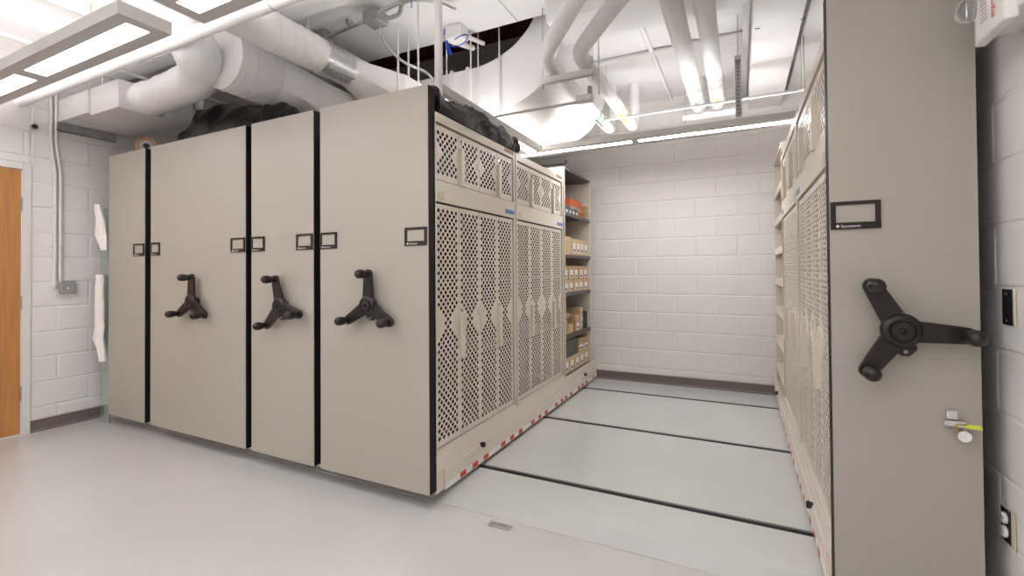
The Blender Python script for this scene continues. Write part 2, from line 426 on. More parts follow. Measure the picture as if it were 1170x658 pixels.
# ------------------------------------------------------------------ mobile shelving
PT, PB, PD = 2.245, 0.053, 0.064       # panel top, bottom, depth
knob_prof = [(0.018, 0.0), (0.018, -0.018), (0.023, -0.030), (0.026, -0.052), (0.023, -0.070), (0.014, -0.081), (0.003, -0.085)]
def handwheel(t, hx, hz, a0, R=0.176, s=1.0):
    """three-arm crank wheel: hub with shaft, tapered arms, revolving knobs"""
    hw = obj('handwheel', MB().lathe([(0.03, 0.0), (0.03, -0.028), (0.056, -0.032), (0.058, -0.046), (0.056, -0.054), (0.048, -0.062), (0.038, -0.064), (0.036, -0.059), (0.033, -0.059), (0.031, -0.064), (0.010, -0.066), (0.008, -0.058), (0.002, -0.058)], (hx, 0, hz), 'y', 32), M['blackmetal'], t, sm=True)
    for k in range(3):
        a = math.radians(a0 + 120 * k); ca, sa = math.cos(a), math.sin(a)
        def P(u, v): return (hx + u * ca - v * sa, hz + u * sa + v * ca)
        w0, w1 = 0.037, 0.0265
        poly = [P(0.02, -w0), P(R, -w1)] + [P(R + w1 * math.cos(q), w1 * math.sin(q)) for q in (-1.1, -0.6, 0, 0.6, 1.1)] + [P(R, w1), P(0.02, w0)]
        obj('arm', MB().prism(poly, 'y', -0.052, -0.030), M['blackmetal'], hw, bev=0.004)
        kx, kz = P(R, 0)
        obj('knob', MB().lathe(knob_prof, (kx, -0.050, kz), 'y', 18), M['blackmetal'], hw, sm=True)
    # locking lug below the hub
    a = math.radians(a0 + 180 if a0 < 100 else a0 + 167)
    lx, lz = hx + 0.012, hz - 0.05
    lp = [(lx - 0.03, lz), (lx + 0.032, lz), (lx + 0.032, lz - 0.014), (lx + 0.010, lz - 0.036), (lx - 0.010, lz - 0.036), (lx - 0.024, lz - 0.022)]
    lg = obj('lock_lug', MB().prism(lp, 'y', -0.040, -0.016), M['blackmetal'], hw, bev=0.002)
    obj('lug_screw', MB().lathe([(0.006, 0), (0.006, -0.003)], (lx, -0.040, lz - 0.021), 'y', 12), M['steel'], hw)
    return hw
_txt = None
def label_holder(t, x0, x1):
    global _txt
    z0, z1 = 1.383, 1.482
    e = 0.016
    f = MB().box(x0, x1, -0.006, 0, z1 - 0.013, z1).box(x0, x1, -0.006, 0, z0, z0 + 0.024).box(x0, x0 + e, -0.006, 0, z0 + 0.024, z1 - 0.013).box(x1 - e, x1, -0.006, 0, z0 + 0.024, z1 - 0.013)
    h = obj('label_holder', f, M['blackmetal'], t)
    obj('label_card', B(x0 + e, x1 - e, -0.0015, 0, z0 + 0.024, z1 - 0.013), M['panel'], h)
    if _txt is None:
        _txt = text_mesh('Spacesaver', 0.0135, 0.0002); _txt.materials.append(M['paper'])
    lo = link('logo_lettering', _txt, None, h, (x0 + 0.030, -0.0064, z0 + 0.0065)); lo.rotation_euler.x = PI / 2
    dm = MB().prism([(x0 + 0.021, z0 + 0.005), (x0 + 0.027, z0 + 0.011), (x0 + 0.021, z0 + 0.017), (x0 + 0.015, z0 + 0.011)], 'y', -0.0066, -0.006)
    obj('logo_diamond', dm, M['paper'], h)
def end_panel(t, x0, x1):
    obj('end_panel_trim', CB(x0, x1, 0.004, PD, PB, PT, c=0.002), M['trim'], t)
    return obj('end_panel', B(x0 + 0.0012, x1 - 0.0012, 0.0, 0.004, PB + 0.001, PT - 0.001), M['panel'], t)

YE = 3.085                              # back end of the carriages
def plain_carriage(x0, x1, label, holders, wheel):
    t = thing('mobile_shelving', label, 'shelving', ((x0 + x1) / 2, 0.0, 0.0), 'mobile shelving carriages')
    end_panel(t, x0, x1)
    for h in holders: label_holder(t, *h)
    if wheel: handwheel(t, *wheel)
    obj('carriage_base', CB(x0 + 0.015, x1 - 0.015, PD, YE, 0.022, 0.205), M['enamel2'], t)
    for y in (PD + 0.01, 1.06, 2.09, 2.93):
        obj('upright_panel', B(x0 + 0.02, x1 - 0.02, y, y + 0.02, 0.205, 2.14), M['enamel'], t)
    for z in (0.6, 1.0, 1.4, 1.8, 2.11):
        obj('shelf', B(x0 + 0.02, x1 - 0.02, PD + 0.03, 2.93, z, z + 0.03), M['enamel'], t)
    obj('centre_back', B((x0 + x1) / 2 - 0.004, (x0 + x1) / 2 + 0.004, PD + 0.03, 2.93, 0.205, 2.11), M['greyback'], t)
    return t
P1 = plain_carriage(-3.3447, -2.78, 'leftmost beige mobile shelving end panel, narrow, without a crank handle', [(-2.945, -2.783)], None)
P2 = plain_carriage(-2.6954, -1.5228, 'widest beige mobile shelving unit with a three-arm crank, second from the left wall', [(-2.693, -2.56), (-1.678, -1.525)], (-2.07, 1.035, 90))
P3 = plain_carriage(-1.4617, -0.8681, 'narrow beige mobile shelving unit with a tilted three-arm crank, third from the left wall', [(-1.459, -1.322), (-1.019, -0.872)], (-1.12, 1.03, 105))

# ---- perforated locker doors
LW = 0.2345; CELL = 0.0436; HD = 0.0143
def perforated(wd, z0, z1, pz0, pz1, handle, zc, out, near, cut=0.105):
    """leaf in local coords: y 0..wd along the front, x = 0 back, normal 'out' (+1/-1); handle strip at the 'near' edge"""
    T = 0.0016; m = MB()
    ncol = 5; px = (wd - ncol * CELL) / 2
    a0 = px; a1 = wd - px
    nrow = int(round((pz1 - pz0) / CELL)); ch = (pz1 - pz0) / nrow
    def solid(ya, yb, za, zb): m.add([(0, ya, za), (0, yb, za), (0, yb, zb), (0, ya, zb)], [(0, 1, 2, 3)])
    def hole_ok(yc, zcen):
        e = min(yc, wd - yc)
        if abs(zcen - zc) < cut * (1 - (e - 0.01) / 0.085): return False
        if handle and (yc if near else wd - yc) < 0.052 and handle[0] - 0.01 < zcen < handle[1] + 0.01: return False
        return True
    half = CELL / 2
    solid(0, a0, z0, z1); solid(a1, wd, z0, z1); solid(a0, a1, z0, pz0); solid(a0, a1, pz1, z1)
    # staggered diamond lattice: every grid site with an even index sum is a diamond cell, pierced by a smaller diamond
    I, J = 2 * ncol, 2 * nrow; cz = ch / 2; sc = 0.68
    cl = lambda v, lo, hi: max(lo, min(hi, v))
    for i in range(I + 1):
        for j in range(J + 1):
            if (i + j) % 2: continue
            yc, zz = a0 + i * half, pz0 + j * cz
            o4 = [(0, yc, cl(zz - cz, pz0, pz1)), (0, cl(yc + half, a0, a1), zz), (0, yc, cl(zz + cz, pz0, pz1)), (0, cl(yc - half, a0, a1), zz)]
            if 0 < i < I and 0 < j < J and hole_ok(yc, zz):
                i4 = [(0, yc, zz - cz * sc), (0, yc + half * sc, zz), (0, yc, zz + cz * sc), (0, yc - half * sc, zz)]
                b4 = [(-out * T, *v[1:]) for v in i4]
                m.add(o4 + i4 + b4, [(k, (k + 1) % 4, 4 + (k + 1) % 4, 4 + k) for k in range(4)] + [(4 + k, 4 + (k + 1) % 4, 8 + (k + 1) % 4, 8 + k) for k in range(4)])
            else: m.add(o4, [(0, 1, 2, 3)])
    # return flanges
    d = -out * 0.016
    m.add([(0, 0, z0), (0, 0, z1), (d, 0, z1), (d, 0, z0)], [(0, 1, 2, 3)]).add([(0, wd, z0), (0, wd, z1), (d, wd, z1), (d, wd, z0)], [(0, 1, 2, 3)])
    m.add([(0, 0, z0), (0, wd, z0), (d, wd, z0), (d, 0, z0)], [(0, 1, 2, 3)]).add([(0, 0, z1), (0, wd, z1), (d, wd, z1), (d, 0, z1)], [(0, 1, 2, 3)])
    me = m.mesh('locker_door'); me.materials.append(M['enamel']); return me
LZ0, LZ1, UZ0, UZ1 = 0.275, 1.618, 1.752, 2.058
LH = (0.74, 0.968); UH = (1.752, 1.975)
DM = {}
for out in (1, -1):
    for h in (0, 1):
        DM[(out, 'low', h)] = perforated(LW - 0.004, LZ0, LZ1, 0.295, 1.603, LH if h else None, 0.955, out, True)
        DM[(out, 'up', h)] = perforated(LW - 0.004, UZ0, UZ1, 1.775, 2.037, UH if h else None, 1.905, out, True, 0.03)
def handle_mesh(out, z0, z1):
    m = MB(); o = out
    m.prism([(0.0, 0.004), (o * 0.020, 0.004), (o * 0.022, 0.008), (o * 0.022, 0.034), (o * 0.018, 0.040), (0.0, 0.040)], 'z', z0, z1)
    m.box(min(0, o * 0.024), max(0, o * 0.024), 0.002, 0.046, z0 - 0.004, z0)
    me = m.mesh('door_handle'); fixn(me); me.materials.append(M['enamel']); return me
HM = {(o, k): handle_mesh(o, *z) for o in (1, -1) for k, z in (('low', LH), ('up', UH))}
lockm = {}
for o in (1, -1):
    me = MB().lathe([(0.011, 0), (0.011, o * 0.006), (0.006, o * 0.007)], (0, 0, 0), 'x', 14).mesh('key_lock'); me.materials.append(M['chrome']); lockm[o] = me
UNITS = (0.075, 1.090)
def locker_front(t, xf, out, xi):
    """two locker units standing side by side on a carriage, front plane xf, back plane xi"""
    def bx(a, b): return (min(a, b), max(a, b))
    for u in UNITS:
        y0, y1 = u - 0.004, u + 4 * LW + 0.012
        f = MB(); fx = bx(xf - out * 0.025, xf)
        f.box(*fx, y0 - 0.022, y0, 0.205, 2.12).box(*fx, y1, y1 + 0.022, 0.205, 2.12)
        f.box(*fx, y0, y1, 0.205, LZ0 - 0.007).box(*fx, y0, y1, LZ1 + 0.011, UZ0 - 0.006).box(*fx, y0, y1, UZ1 + 0.011, 2.12)
        obj('locker_frame', f, M['enamel'], t)
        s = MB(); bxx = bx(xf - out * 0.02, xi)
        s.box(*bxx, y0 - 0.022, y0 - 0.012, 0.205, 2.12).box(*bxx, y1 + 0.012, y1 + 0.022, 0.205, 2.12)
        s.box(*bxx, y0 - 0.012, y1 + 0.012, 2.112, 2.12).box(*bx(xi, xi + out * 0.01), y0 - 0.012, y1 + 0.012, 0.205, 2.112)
        obj('locker_body', s, M['lockershade'], t)
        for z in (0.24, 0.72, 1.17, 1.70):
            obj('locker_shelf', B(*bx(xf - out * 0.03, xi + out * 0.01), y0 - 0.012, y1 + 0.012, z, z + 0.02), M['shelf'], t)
        for k in range(4):
            for row in ('low', 'up'):
                h = k % 2
                d = link('locker_door', DM[(out, row, h)], None, t, (xf - out * 0.009, u + k * LW + 0.002, 0))
                if h:
                    link('door_handle', HM[(out, row)], None, d, (xf - out * 0.009, u + k * LW + 0.002, 0))
                    if row == 'low':
                        link('key_lock', lockm[out], None, d, (xf - out * 0.009, u + k * LW + 0.022, 1.01))
                    else:
                        link('key_lock', lockm[out], None, d, (xf - out * 0.009, u + k * LW + 0.022, 2.005))
            if k in (1,):
                for zc_, hh in ((0.985, 0.02), (1.905, 0.018)):
                    q = obj('latch_tab', B(*bx(xf - out * 0.009, xf - out * 0.004), u + (k + 1) * LW - 0.026, u + (k + 1) * LW + 0.022, zc_ - hh, zc_ + hh), M['enamel'], t)
        # stickers on the cross bands
        obj('sticker', B(*bx(xf, xf + out * 0.001), y1 - 0.135, y1 + 0.005, 1.652, 1.682), M['blue'], t)['label'] = 'blue number sticker'
        obj('sticker', B(*bx(xf, xf + out * 0.001), y1 - 0.145, y1 + 0.003, 2.09, 2.117), M['brown'], t)['label'] = 'brown number sticker'
        obj('sticker', B(*bx(xf, xf + out * 0.001), y0 + 0.015, y0 + 0.075, 1.640, 1.688), M['cream'], t)['label'] = 'pale square sticker'
def carriage_base(t, x0, x1, faces, stop_y=(0.53, 2.655)):
    bm = MB()
    obj('carriage_base', CB(x0 + 0.004, x1 - 0.004, PD, YE + 0.015, 0.03, 0.205, c=0.003), M['enamel2'], t)
    for (xf, out) in faces:
        a, b = sorted((xf - out * 0.006, xf + out * 0.002))
        obj('base_upper_rail', B(a, b, PD, YE, 0.150, 0.235), M['enamel2'], t, bev=0.003)
        a, b = sorted((xf - out * 0.004, xf + out * 0.007))
        kp = obj('kick_plate', B(a, b, 0.135, YE + 0.012, 0.028, 0.150), M['enamel2'], t, bev=0.002)
        xa, xb = sorted((xf + out * 0.007, xf + out * 0.0078))
        obj('hazard_tape', B(xa, xb, 0.14, YE + 0.01, 0.036, 0.066), M['white'], kp)
        xa, xb = sorted((xf + out * 0.007, xf + out * 0.0085))
        for y in (0.314, 0.451, 0.583, 0.821, 0.955, 1.095, 1.318, 1.458, 1.593, 1.831, 1.972, 2.081, 2.221, 2.459, 2.584, 2.722, 2.969):
            obj('tape_mark', B(xa, xb, y - 0.031, y + 0.031, 0.0365, 0.0655), M['red'], kp)
        for y in stop_y:
            c = MB().lathe([(0.014, 0), (0.014, out * 0.010), (0.017, out * 0.012), (0.017, out * 0.024), (0.013, out * 0.028)], (xf + out * 0.002, y, 0.146), 'x', 14)
            obj('bumper', c, M['black'], t, sm=True)
def open_shelves(t, xf, out, xi, y0, y1, zs, lipm, lip=0.032, top=2.232):
    a, b = sorted((xf, xi))
    obj('upright_panel', B(a, b, y0, y0 + 0.022, 0.205, top), M['enamel'], t)
    obj('upright_panel', B(a, b, y1, y1 + 0.022, 0.205, top), M['enamel'], t)
    c, d = sorted((xi, xi + out * 0.01))
    obj('back_panel', B(c, d, y0 + 0.022, y1, 0.205, top), M['greyback'], t)
    obj('top_panel', B(a, b, y0 + 0.022, y1, top - 0.022, top), lipm, t)
    for z in zs:
        m = B(a, b, y0 + 0.022, y1, z - 0.004, z)
        l0, l1 = sorted((xf, xf - out * 0.012))
        m.box(l0, l1, y0 + 0.022, y1, z - lip, z - 0.004)
        obj('shelf', m, lipm, t)

P4 = thing('mobile_shelving', 'beige mobile shelving unit with crank and mesh locker doors along the aisle', 'shelving', (-0.40, 0.0, 0.0), 'mobile shelving carriages')
end_panel(P4, -0.8104, 0.0)
label_holder(P4, -0.808, -0.668); label_holder(P4, -0.156, -0.008)
handwheel(P4, -0.385, 1.055, 90)
carriage_base(P4, -0.8104, 0.0, [(0.0, 1)])
locker_front(P4, 0.0, 1, -0.40)
SHZ = (1.80, 1.395, 1.025, 0.612, 0.235)
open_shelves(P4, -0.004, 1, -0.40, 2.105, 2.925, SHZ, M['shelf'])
obj('rear_panel', B(-0.79, -0.41, PD + 0.01, 2.94, 0.205, 2.12), M['enamel'], P4)

RT = thing('stationary_shelving', 'beige locker shelving against the right wall, crank and keyed lock on its panel', 'shelving', (1.99, 0.0, 0.0))
end_panel(RT, 1.7859, 2.1907)
label_holder(RT, 1.789, 1.936)
handwheel(RT, 1.975, 1.034, 117, R=0.168)
carriage_base(RT, 1.7859, 2.1907, [(1.7859, -1)])
locker_front(RT, 1.7859, -1, 2.18)
open_shelves(RT, 1.790, -1, 2.18, 2.105, 2.925, (1.945, 1.685, 1.425, 1.155, 0.895, 0.625, 0.365), M['enamel'], lip=0.055)
# keyed cam lock on the right end panel
lk = obj('cam_lock', CB(2.098, 2.128, -0.016, 0.0, 0.745, 0.776, c=0.004), M['chrome'], RT)
obj('lock_lever', CB(2.090, 2.150, -0.022, -0.006, 0.722, 0.744, c=0.005), M['chrome'], lk)
kt = thing('key_tag', 'round white key tag and yellow paper flag hanging from the chrome lock', 'key tag', (2.13, -0.03, 0.70))
obj('key_ring', MB().tube([(2.128 + 0.012 * math.cos(a), -0.026, 0.724 + 0.014 * math.sin(a)) for a in [i * PI / 8 for i in range(17)]], 0.002, 8), M['brass'], kt)
obj('round_tag', MB().lathe([(0.0175, 0), (0.0175, 0.0015)], (2.137, -0.029, 0.699), 'y', 24), M['white'], kt)
obj('paper_flag', MB().prism([(2.130, 0.733), (2.148, 0.740), (2.174, 0.741), (2.180, 0.727), (2.150, 0.726), (2.134, 0.730)], 'y', -0.032, -0.031), M['yellowtag'], kt)

# ------------------------------------------------------------------ contents of the open shelves
def carton(x1, y0, y1, z0, z1, label, m='card', lab=(0.2, 0.8, 0.15, 0.75), depth=0.28, group='cardboard boxes on the open shelves', kind='carton', cat='box'):
    t = thing(kind, label, cat, (x1 - depth / 2, (y0 + y1) / 2, z0), group)
    obj('box_body', CB(x1 - depth, x1, y0 + 0.002, y1 - 0.002, z0, z1, c=0.003), M[m], t)
    if lab:
        w_, h_ = y1 - y0, z1 - z0
        p = obj('paper_label', B(x1, x1 + 0.0008, y0 + w_ * lab[0], y0 + w_ * lab[1], z0 + h_ * lab[2], z0 + h_ * lab[3]), M['paper'], t)
        obj('barcode', B(x1 + 0.0008, x1 + 0.0014, y0 + w_ * (lab[0] + 0.1), y0 + w_ * (lab[1] - 0.1), z0 + h_ * (lab[2] + 0.06), z0 + h_ * (lab[2] + 0.22)), M['ink'], t)
    else:
        obj('lid_seam', B(x1, x1 + 0.0006, y0 + 0.004, y1 - 0.004, z0 + (z1 - z0) * 0.72, z0 + (z1 - z0) * 0.74), M['tan'], t)
    return t
pos5 = ['nearest the lockers', 'second from the lockers', 'middle one of five', 'second from the end upright', 'against the end upright']
# shelf 1.395: one larger box and four labelled ones
e = [2.135, 2.40, 2.53, 2.66, 2.79, 2.915]
for i in range(5):
    if i == 0: carton(-0.03, 2.135, 2.385, 1.395, 1.575, 'large plain cardboard box on the second open shelf from the top, nearest the lockers', 'card2', lab=None)
    else: carton(-0.03, e[i], e[i + 1], 1.395, 1.562, 'labelled cardboard box on the second open shelf, ' + pos5[i], 'card2')
# shelf 1.025: two rows
for r, (za, zb, rn) in enumerate(((1.025, 1.148, 'bottom row'), (1.149, 1.285, 'upper row'))):
    ee = [2.135 + 0.156 * i for i in range(6)]
    for i in range(5):
        carton(-0.03 - 0.004 * ((i + r) % 2), ee[i], ee[i + 1], za, zb, 'labelled carton, %s of the third open shelf, %s' % (rn, pos5[i]), 'card' if r else 'card2', lab=(0.25, 0.8, 0.12, 0.72))
carton(-0.10, 2.17, 2.42, 1.286, 1.325, 'flat dark cardboard box lying on top of the double stack on the third shelf', 'tan', lab=None)
# shelf 0.612
carton(-0.05, 2.14, 2.30, 0.612, 0.755, 'open cardboard box on the fourth shelf nearest the lockers', 'card', lab=None)
carton(-0.04, 2.30, 2.45, 0.612, 0.70, 'low cardboard box on the fourth shelf beside the open one', 'card2', lab=None)
carton(-0.09, 2.15, 2.48, 0.755, 0.80, 'flat cardboard box laid across two boxes on the fourth shelf', 'card', lab=None, depth=0.22)
carton(-0.03, 2.49, 2.63, 0.612, 0.775, 'white-labelled cardboard box in the middle of the fourth shelf', 'card', lab=(0.2, 0.8, 0.1, 0.5))
carton(-0.03, 2.65, 2.72, 0.612, 0.845, 'tall thin cardboard box standing on the fourth shelf beside the black cases', 'card2', lab=(0.25, 0.8, 0.2, 0.6))
for i in range(3):
    y = 2.745 + i * 0.058
    k = thing('binder_case', ['black upright case beside the tall thin box on the fourth shelf', 'middle black upright case of three on the fourth shelf', 'black upright case against the end upright on the fourth shelf'][i], 'case', (-0.15, y + 0.025, 0.612), 'black cases on the fourth shelf')
    obj('case_body', CB(-0.28, -0.04, y, y + 0.052, 0.612, 0.79, c=0.004), M['black'], k)
    obj('spine_label', B(-0.04, -0.0392, y + 0.014, y + 0.038, 0.66, 0.72), M['slate'], k)
# base shelf 0.235
ee = [2.135 + 0.156 * i for i in range(6)]
for i in range(5):
    carton(-0.03, ee[i], ee[i + 1], 0.235, 0.385, 'labelled carton on the lowest open shelf, ' + pos5[i], 'card2', lab=(0.25, 0.78, 0.15, 0.75))
for i in range(2):
    carton(-0.035, 2.60 + 0.158 * i, 2.756 + 0.158 * i, 0.386, 0.515 + 0.012 * (1 - i), ['carton stacked on the lowest shelf row beside the dark green case', 'carton stacked on the lowest shelf row against the end upright'][i], 'card', lab=(0.12, 0.88, 0.1, 0.5))
k = thing('storage_case', 'dark green upright case standing on the cartons of the lowest shelf', 'case', (-0.14, 2.40, 0.386))
obj('case_body', CB(-0.28, -0.03, 2.22, 2.54, 0.386, 0.555, c=0.005), M['green'], k)
obj('case_side', CB(-0.28, -0.028, 2.20, 2.225, 0.386, 0.555, c=0.004), M['black'], k)
# shelf 1.80: small orange boxes, slate cases
for i in range(3):
    carton(-0.06, 2.44, 2.80, 1.80 + 0.06 * i, 1.857 + 0.06 * i, ['lowest flat orange box of the stack on the top open shelf', 'middle flat orange box of the stack on the top open shelf', 'topmost flat orange box of the stack on the top open shelf'][i], 'orange' if i != 1 else 'tan', lab=None, depth=0.2, group='flat orange boxes on the top shelf')
for i in range(4):
    y = 2.16 + i * 0.10
    k = thing('small_case', 'small slate-grey case at the front of the top open shelf, ' + ['nearest the lockers', 'second from the lockers', 'third from the lockers', 'before the orange boxes'][i], 'case', (-0.03, y + 0.04, 1.80), 'small slate cases on the top shelf')
    obj('case_body', CB(-0.055, -0.012, y, y + 0.085, 1.80, 1.848 + 0.018 * (i % 2), c=0.004), M['slate'], k)
    obj('case_label', B(-0.012, -0.0112, y + 0.02, y + 0.06, 1.81, 1.83), M['paper'], k)
for i in range(4):
    carton(-0.02, 2.81, 2.92, 1.80 + 0.036 * i, 1.834 + 0.036 * i, 'thin tan box in the small stack by the top shelf end upright, ' + ['lowest', 'second from below', 'third from below', 'topmost'][i], 'tan' if i % 2 else 'card', lab=None, depth=0.14, group='thin tan boxes on the top shelf')

# ------------------------------------------------------------------ plastic sheets on top of the shelving
def crumple(name, label, path, m, seed=0, n=46, k=22, amp=0.05, fr=6.0):
    """path: list of (centre x, centre y, base z, half width, height) along the heap"""
    P = []
    for i in range(n):
        t = i / (n - 1) * (len(path) - 1); a = min(int(t), len(path) - 2); f = t - a; f = f * f * (3 - 2 * f)
        P.append([path[a][j] * (1 - f) + path[a + 1][j] * f for j in range(5)])
    rings = []
    for i, (x, y, z, hw, h) in enumerate(P):
        d = Vector((P[min(i + 1, n - 1)][0] - P[max(i - 1, 0)][0], P[min(i + 1, n - 1)][1] - P[max(i - 1, 0)][1], 0)).normalized()
        s = Vector((d.y, -d.x, 0)); ring = []
        for j in range(k):
            a = PI * j / (k - 1)
            p = Vector((x, y, z)) + s * hw * math.cos(a) + Vector((0, 0, h * math.sin(a) ** 0.8 if 0 < j < k - 1 else 0))
            q = Vector((p.x * fr, p.y * fr, p.z * fr + seed))
            r = abs(noise.noise(q)) * 1.6 + 0.5 * abs(noise.noise(q * 2.3))
            if 0 < j < k - 1: p += (s * math.cos(a) + Vector((0, 0, math.sin(a)))) * (-amp * r + amp * 0.5); p.z = max(p.z, z)
            ring.append(p)
        rings.append(ring)
    o = obj(name, MB().loft(rings), m, sm=False)
    for f in o.data.polygons: f.use_smooth = True
    try: o.data.set_sharp_from_angle(angle=math.radians(28))
    except Exception: pass
    return tag(o, label, 'plastic sheet', 'black plastic sheets on the shelving')
crumple('plastic_sheet', 'crumpled black plastic sheet lying on the mesh lockers beside the aisle', [(-0.07, 0.10, 2.125, 0.07, 0.15), (-0.07, 0.22, 2.125, 0.075, 0.17), (-0.065, 0.45, 2.125, 0.07, 0.155), (-0.06, 0.66, 2.125, 0.065, 0.18), (-0.06, 0.80, 2.125, 0.062, 0.15), (-0.055, 1.02, 2.125, 0.06, 0.16), (-0.05, 1.10, 2.125, 0.06, 0.10)], M['bag'], 1)
crumple('plastic_sheet', 'long black plastic sheet heaped on top of the widest shelving unit under the ducts', [(-2.56, 0.17, 2.145, 0.09, 0.16), (-2.42, 0.175, 2.145, 0.10, 0.34), (-2.28, 0.18, 2.145, 0.105, 0.40), (-2.08, 0.18, 2.145, 0.105, 0.38), (-1.75, 0.18, 2.145, 0.105, 0.33), (-1.55, 0.175, 2.145, 0.10, 0.29), (-1.38, 0.17, 2.145, 0.095, 0.275), (-1.26, 0.16, 2.145, 0.085, 0.235), (-1.19, 0.15, 2.145, 0.06, 0.16)], M['bag'], 5, amp=0.04)
crumple('plastic_sheet', 'small black plastic bundle behind the tape roll on the shelving top', [(-3.02, 0.34, 2.145, 0.05, 0.20), (-2.90, 0.33, 2.145, 0.07, 0.28), (-2.78, 0.30, 2.145, 0.06, 0.20)], M['bag'], 9, n=20, k=14, amp=0.03)
tr = thing('tape_roll', 'orange-brown tape roll with a grey core standing on the leftmost shelving units', 'tape roll', (-2.985, 0.11, 2.227))
ct = (-2.985, 0.10, 2.305)
obj('tape', MB().lathe([(0.048, -0.03), (0.076, -0.03), (0.078, -0.02), (0.078, 0.05), (0.048, 0.05)], ct, 'y', 32), M['tan'], tr, sm=True)
obj('core', MB().lathe([(0.030, -0.031), (0.048, -0.031), (0.048, 0.05), (0.030, 0.05)], ct, 'y', 28), M['bandgrey'], tr, sm=True)
tr.rotation_euler.z = 1.0
obj('core_hole', MB().lathe([(0.022, -0.033), (0.022, 0.04)], ct, 'y', 24), M['black'], tr, sm=True)

# ------------------------------------------------------------------ left wall fittings
cd = thing('wall_conduit', 'pair of white painted conduits jogging down the left wall to a grey box', 'conduit', (XL, -0.22, 1.13))
for ya, yb_ in ((-0.268, -0.240), (-0.236, -0.206)):
    obj('conduit', MB().tube(fillet([(XL + 0.02, ya, 2.85), (XL + 0.02, ya, 2.34), (XL + 0.02, yb_, 2.10), (XL + 0.02, yb_, 1.16)], 0.05), 0.0125, 12), M['conduit'], cd, sm=True)
obj('strap', B(XL + 0.005, XL + 0.034, -0.262, -0.182, 1.470, 1.478), M['conduit'], cd)
obj('elbow', MB().tube(fillet([(XL + 0.02, -0.240, 1.20), (XL + 0.02, -0.240, 1.15), (XL + 0.006, -0.240, 1.13)], 0.02), 0.018, 12), M['conduit'], cd, sm=True)
jb = obj('junction_box', CB(XL + 0.005, XL + 0.05, -0.213, -0.113, 1.075, 1.182, c=0.008), M['steel'], cd)
obj('switch_tab', MB().prism([(-0.178, 1.118), (-0.160, 1.118), (-0.169, 1.14)], 'x', XL + 0.05, XL + 0.056), M['white'], jb)
obj('box_back', B(XL + 0.005, XL + 0.03, -0.225, -0.113, 1.06, 1.075), M['conduit'], cd)
ps = thing('pipe_stub', 'short dark round pipe stub sticking out high on the left wall', 'pipe', (XL, -0.366, 2.42))
obj('stub', MB().lathe([(0.022, 0.006), (0.022, 0.03), (0.018, 0.03), (0.018, 0.028)], (XL, -0.366, 2.438), 'x', 16), M['steel'], ps, sm=True)
obj('plug', MB().lathe([(0.017, 0.006), (0.017, 0.029)], (XL, -0.366, 2.438), 'x', 16), M['black'], ps)
gp = obj('glass_sheet', CB(-3.503, -3.352, 0.012, 0.020, ZF + 0.002, 1.80, c=0.001), M['glass'])
tag(gp, 'greenish clear glass sheet standing between the left wall and the shelving', 'glass sheet')
def cloth(name, label, outline, y, thick, seed, grp):
    """hanging cloth: rows of (z, x left, x right), folded in depth"""
    n = 12; front = []; back = []
    rows = []
    for a, b in zip(outline[:-1], outline[1:]):
        for q in range(4): f = q / 4; rows.append([a[i] * (1 - f) + b[i] * f for i in range(3)])
    rows.append(list(outline[-1]))
    vs = []; fs = []; R_ = len(rows)
    for side in (0, 1):
        for z, xa, xb in rows:
            for j in range(n):
                f = j / (n - 1); x = xa + (xb - xa) * f
                fold = 0.010 * math.sin(f * 9 + seed + z * 3) + 0.008 * noise.noise(Vector((x * 9, seed, z * 7)))
                edge = thick * (math.sin(PI * f) ** 0.5 * 0.8 + 0.2)
                vs.append((x, y + fold + (edge / 2 if side else -edge / 2), z))
    for side in (0, 1):
        o = side * R_ * n
        for i in range(R_ - 1):
            for j in range(n - 1): fs.append((o + i * n + j, o + i * n + j + 1, o + (i + 1) * n + j + 1, o + (i + 1) * n + j))
    T_ = R_ * n
    for i in range(R_ - 1):
        fs.append((i * n, (i + 1) * n, T_ + (i + 1) * n, T_ + i * n)); fs.append((i * n + n - 1, T_ + i * n + n - 1, T_ + (i + 1) * n + n - 1, (i + 1) * n + n - 1))
    for j in range(n - 1):
        fs.append((j, T_ + j, T_ + j + 1, j + 1)); b_ = (R_ - 1) * n; fs.append((b_ + j, b_ + j + 1, T_ + b_ + j + 1, T_ + b_ + j))
    o = obj(name, MB().add(vs, fs), M['cloth'], sm=True)
    return tag(o, label, 'cloth', grp)
cloth('white_cloth', 'small white cloth draped over the top of the glass sheet', [(1.84, -3.515, -3.46), (1.70, -3.500, -3.40), (1.58, -3.505, -3.37), (1.52, -3.46, -3.36), (1.44, -3.40, -3.36)], -0.02, 0.03, 1.0, 'white cloths by the glass sheet')
cloth('white_cloth', 'long white cloth hanging lower down in front of the glass sheet', [(1.235, -3.47, -3.36), (1.16, -3.49, -3.36), (0.98, -3.53, -3.36), (0.80, -3.52, -3.37), (0.69, -3.545, -3.40), (0.60, -3.46, -3.37), (0.50, -3.39, -3.365)], -0.025, 0.035, 4.0, 'white cloths by the glass sheet')

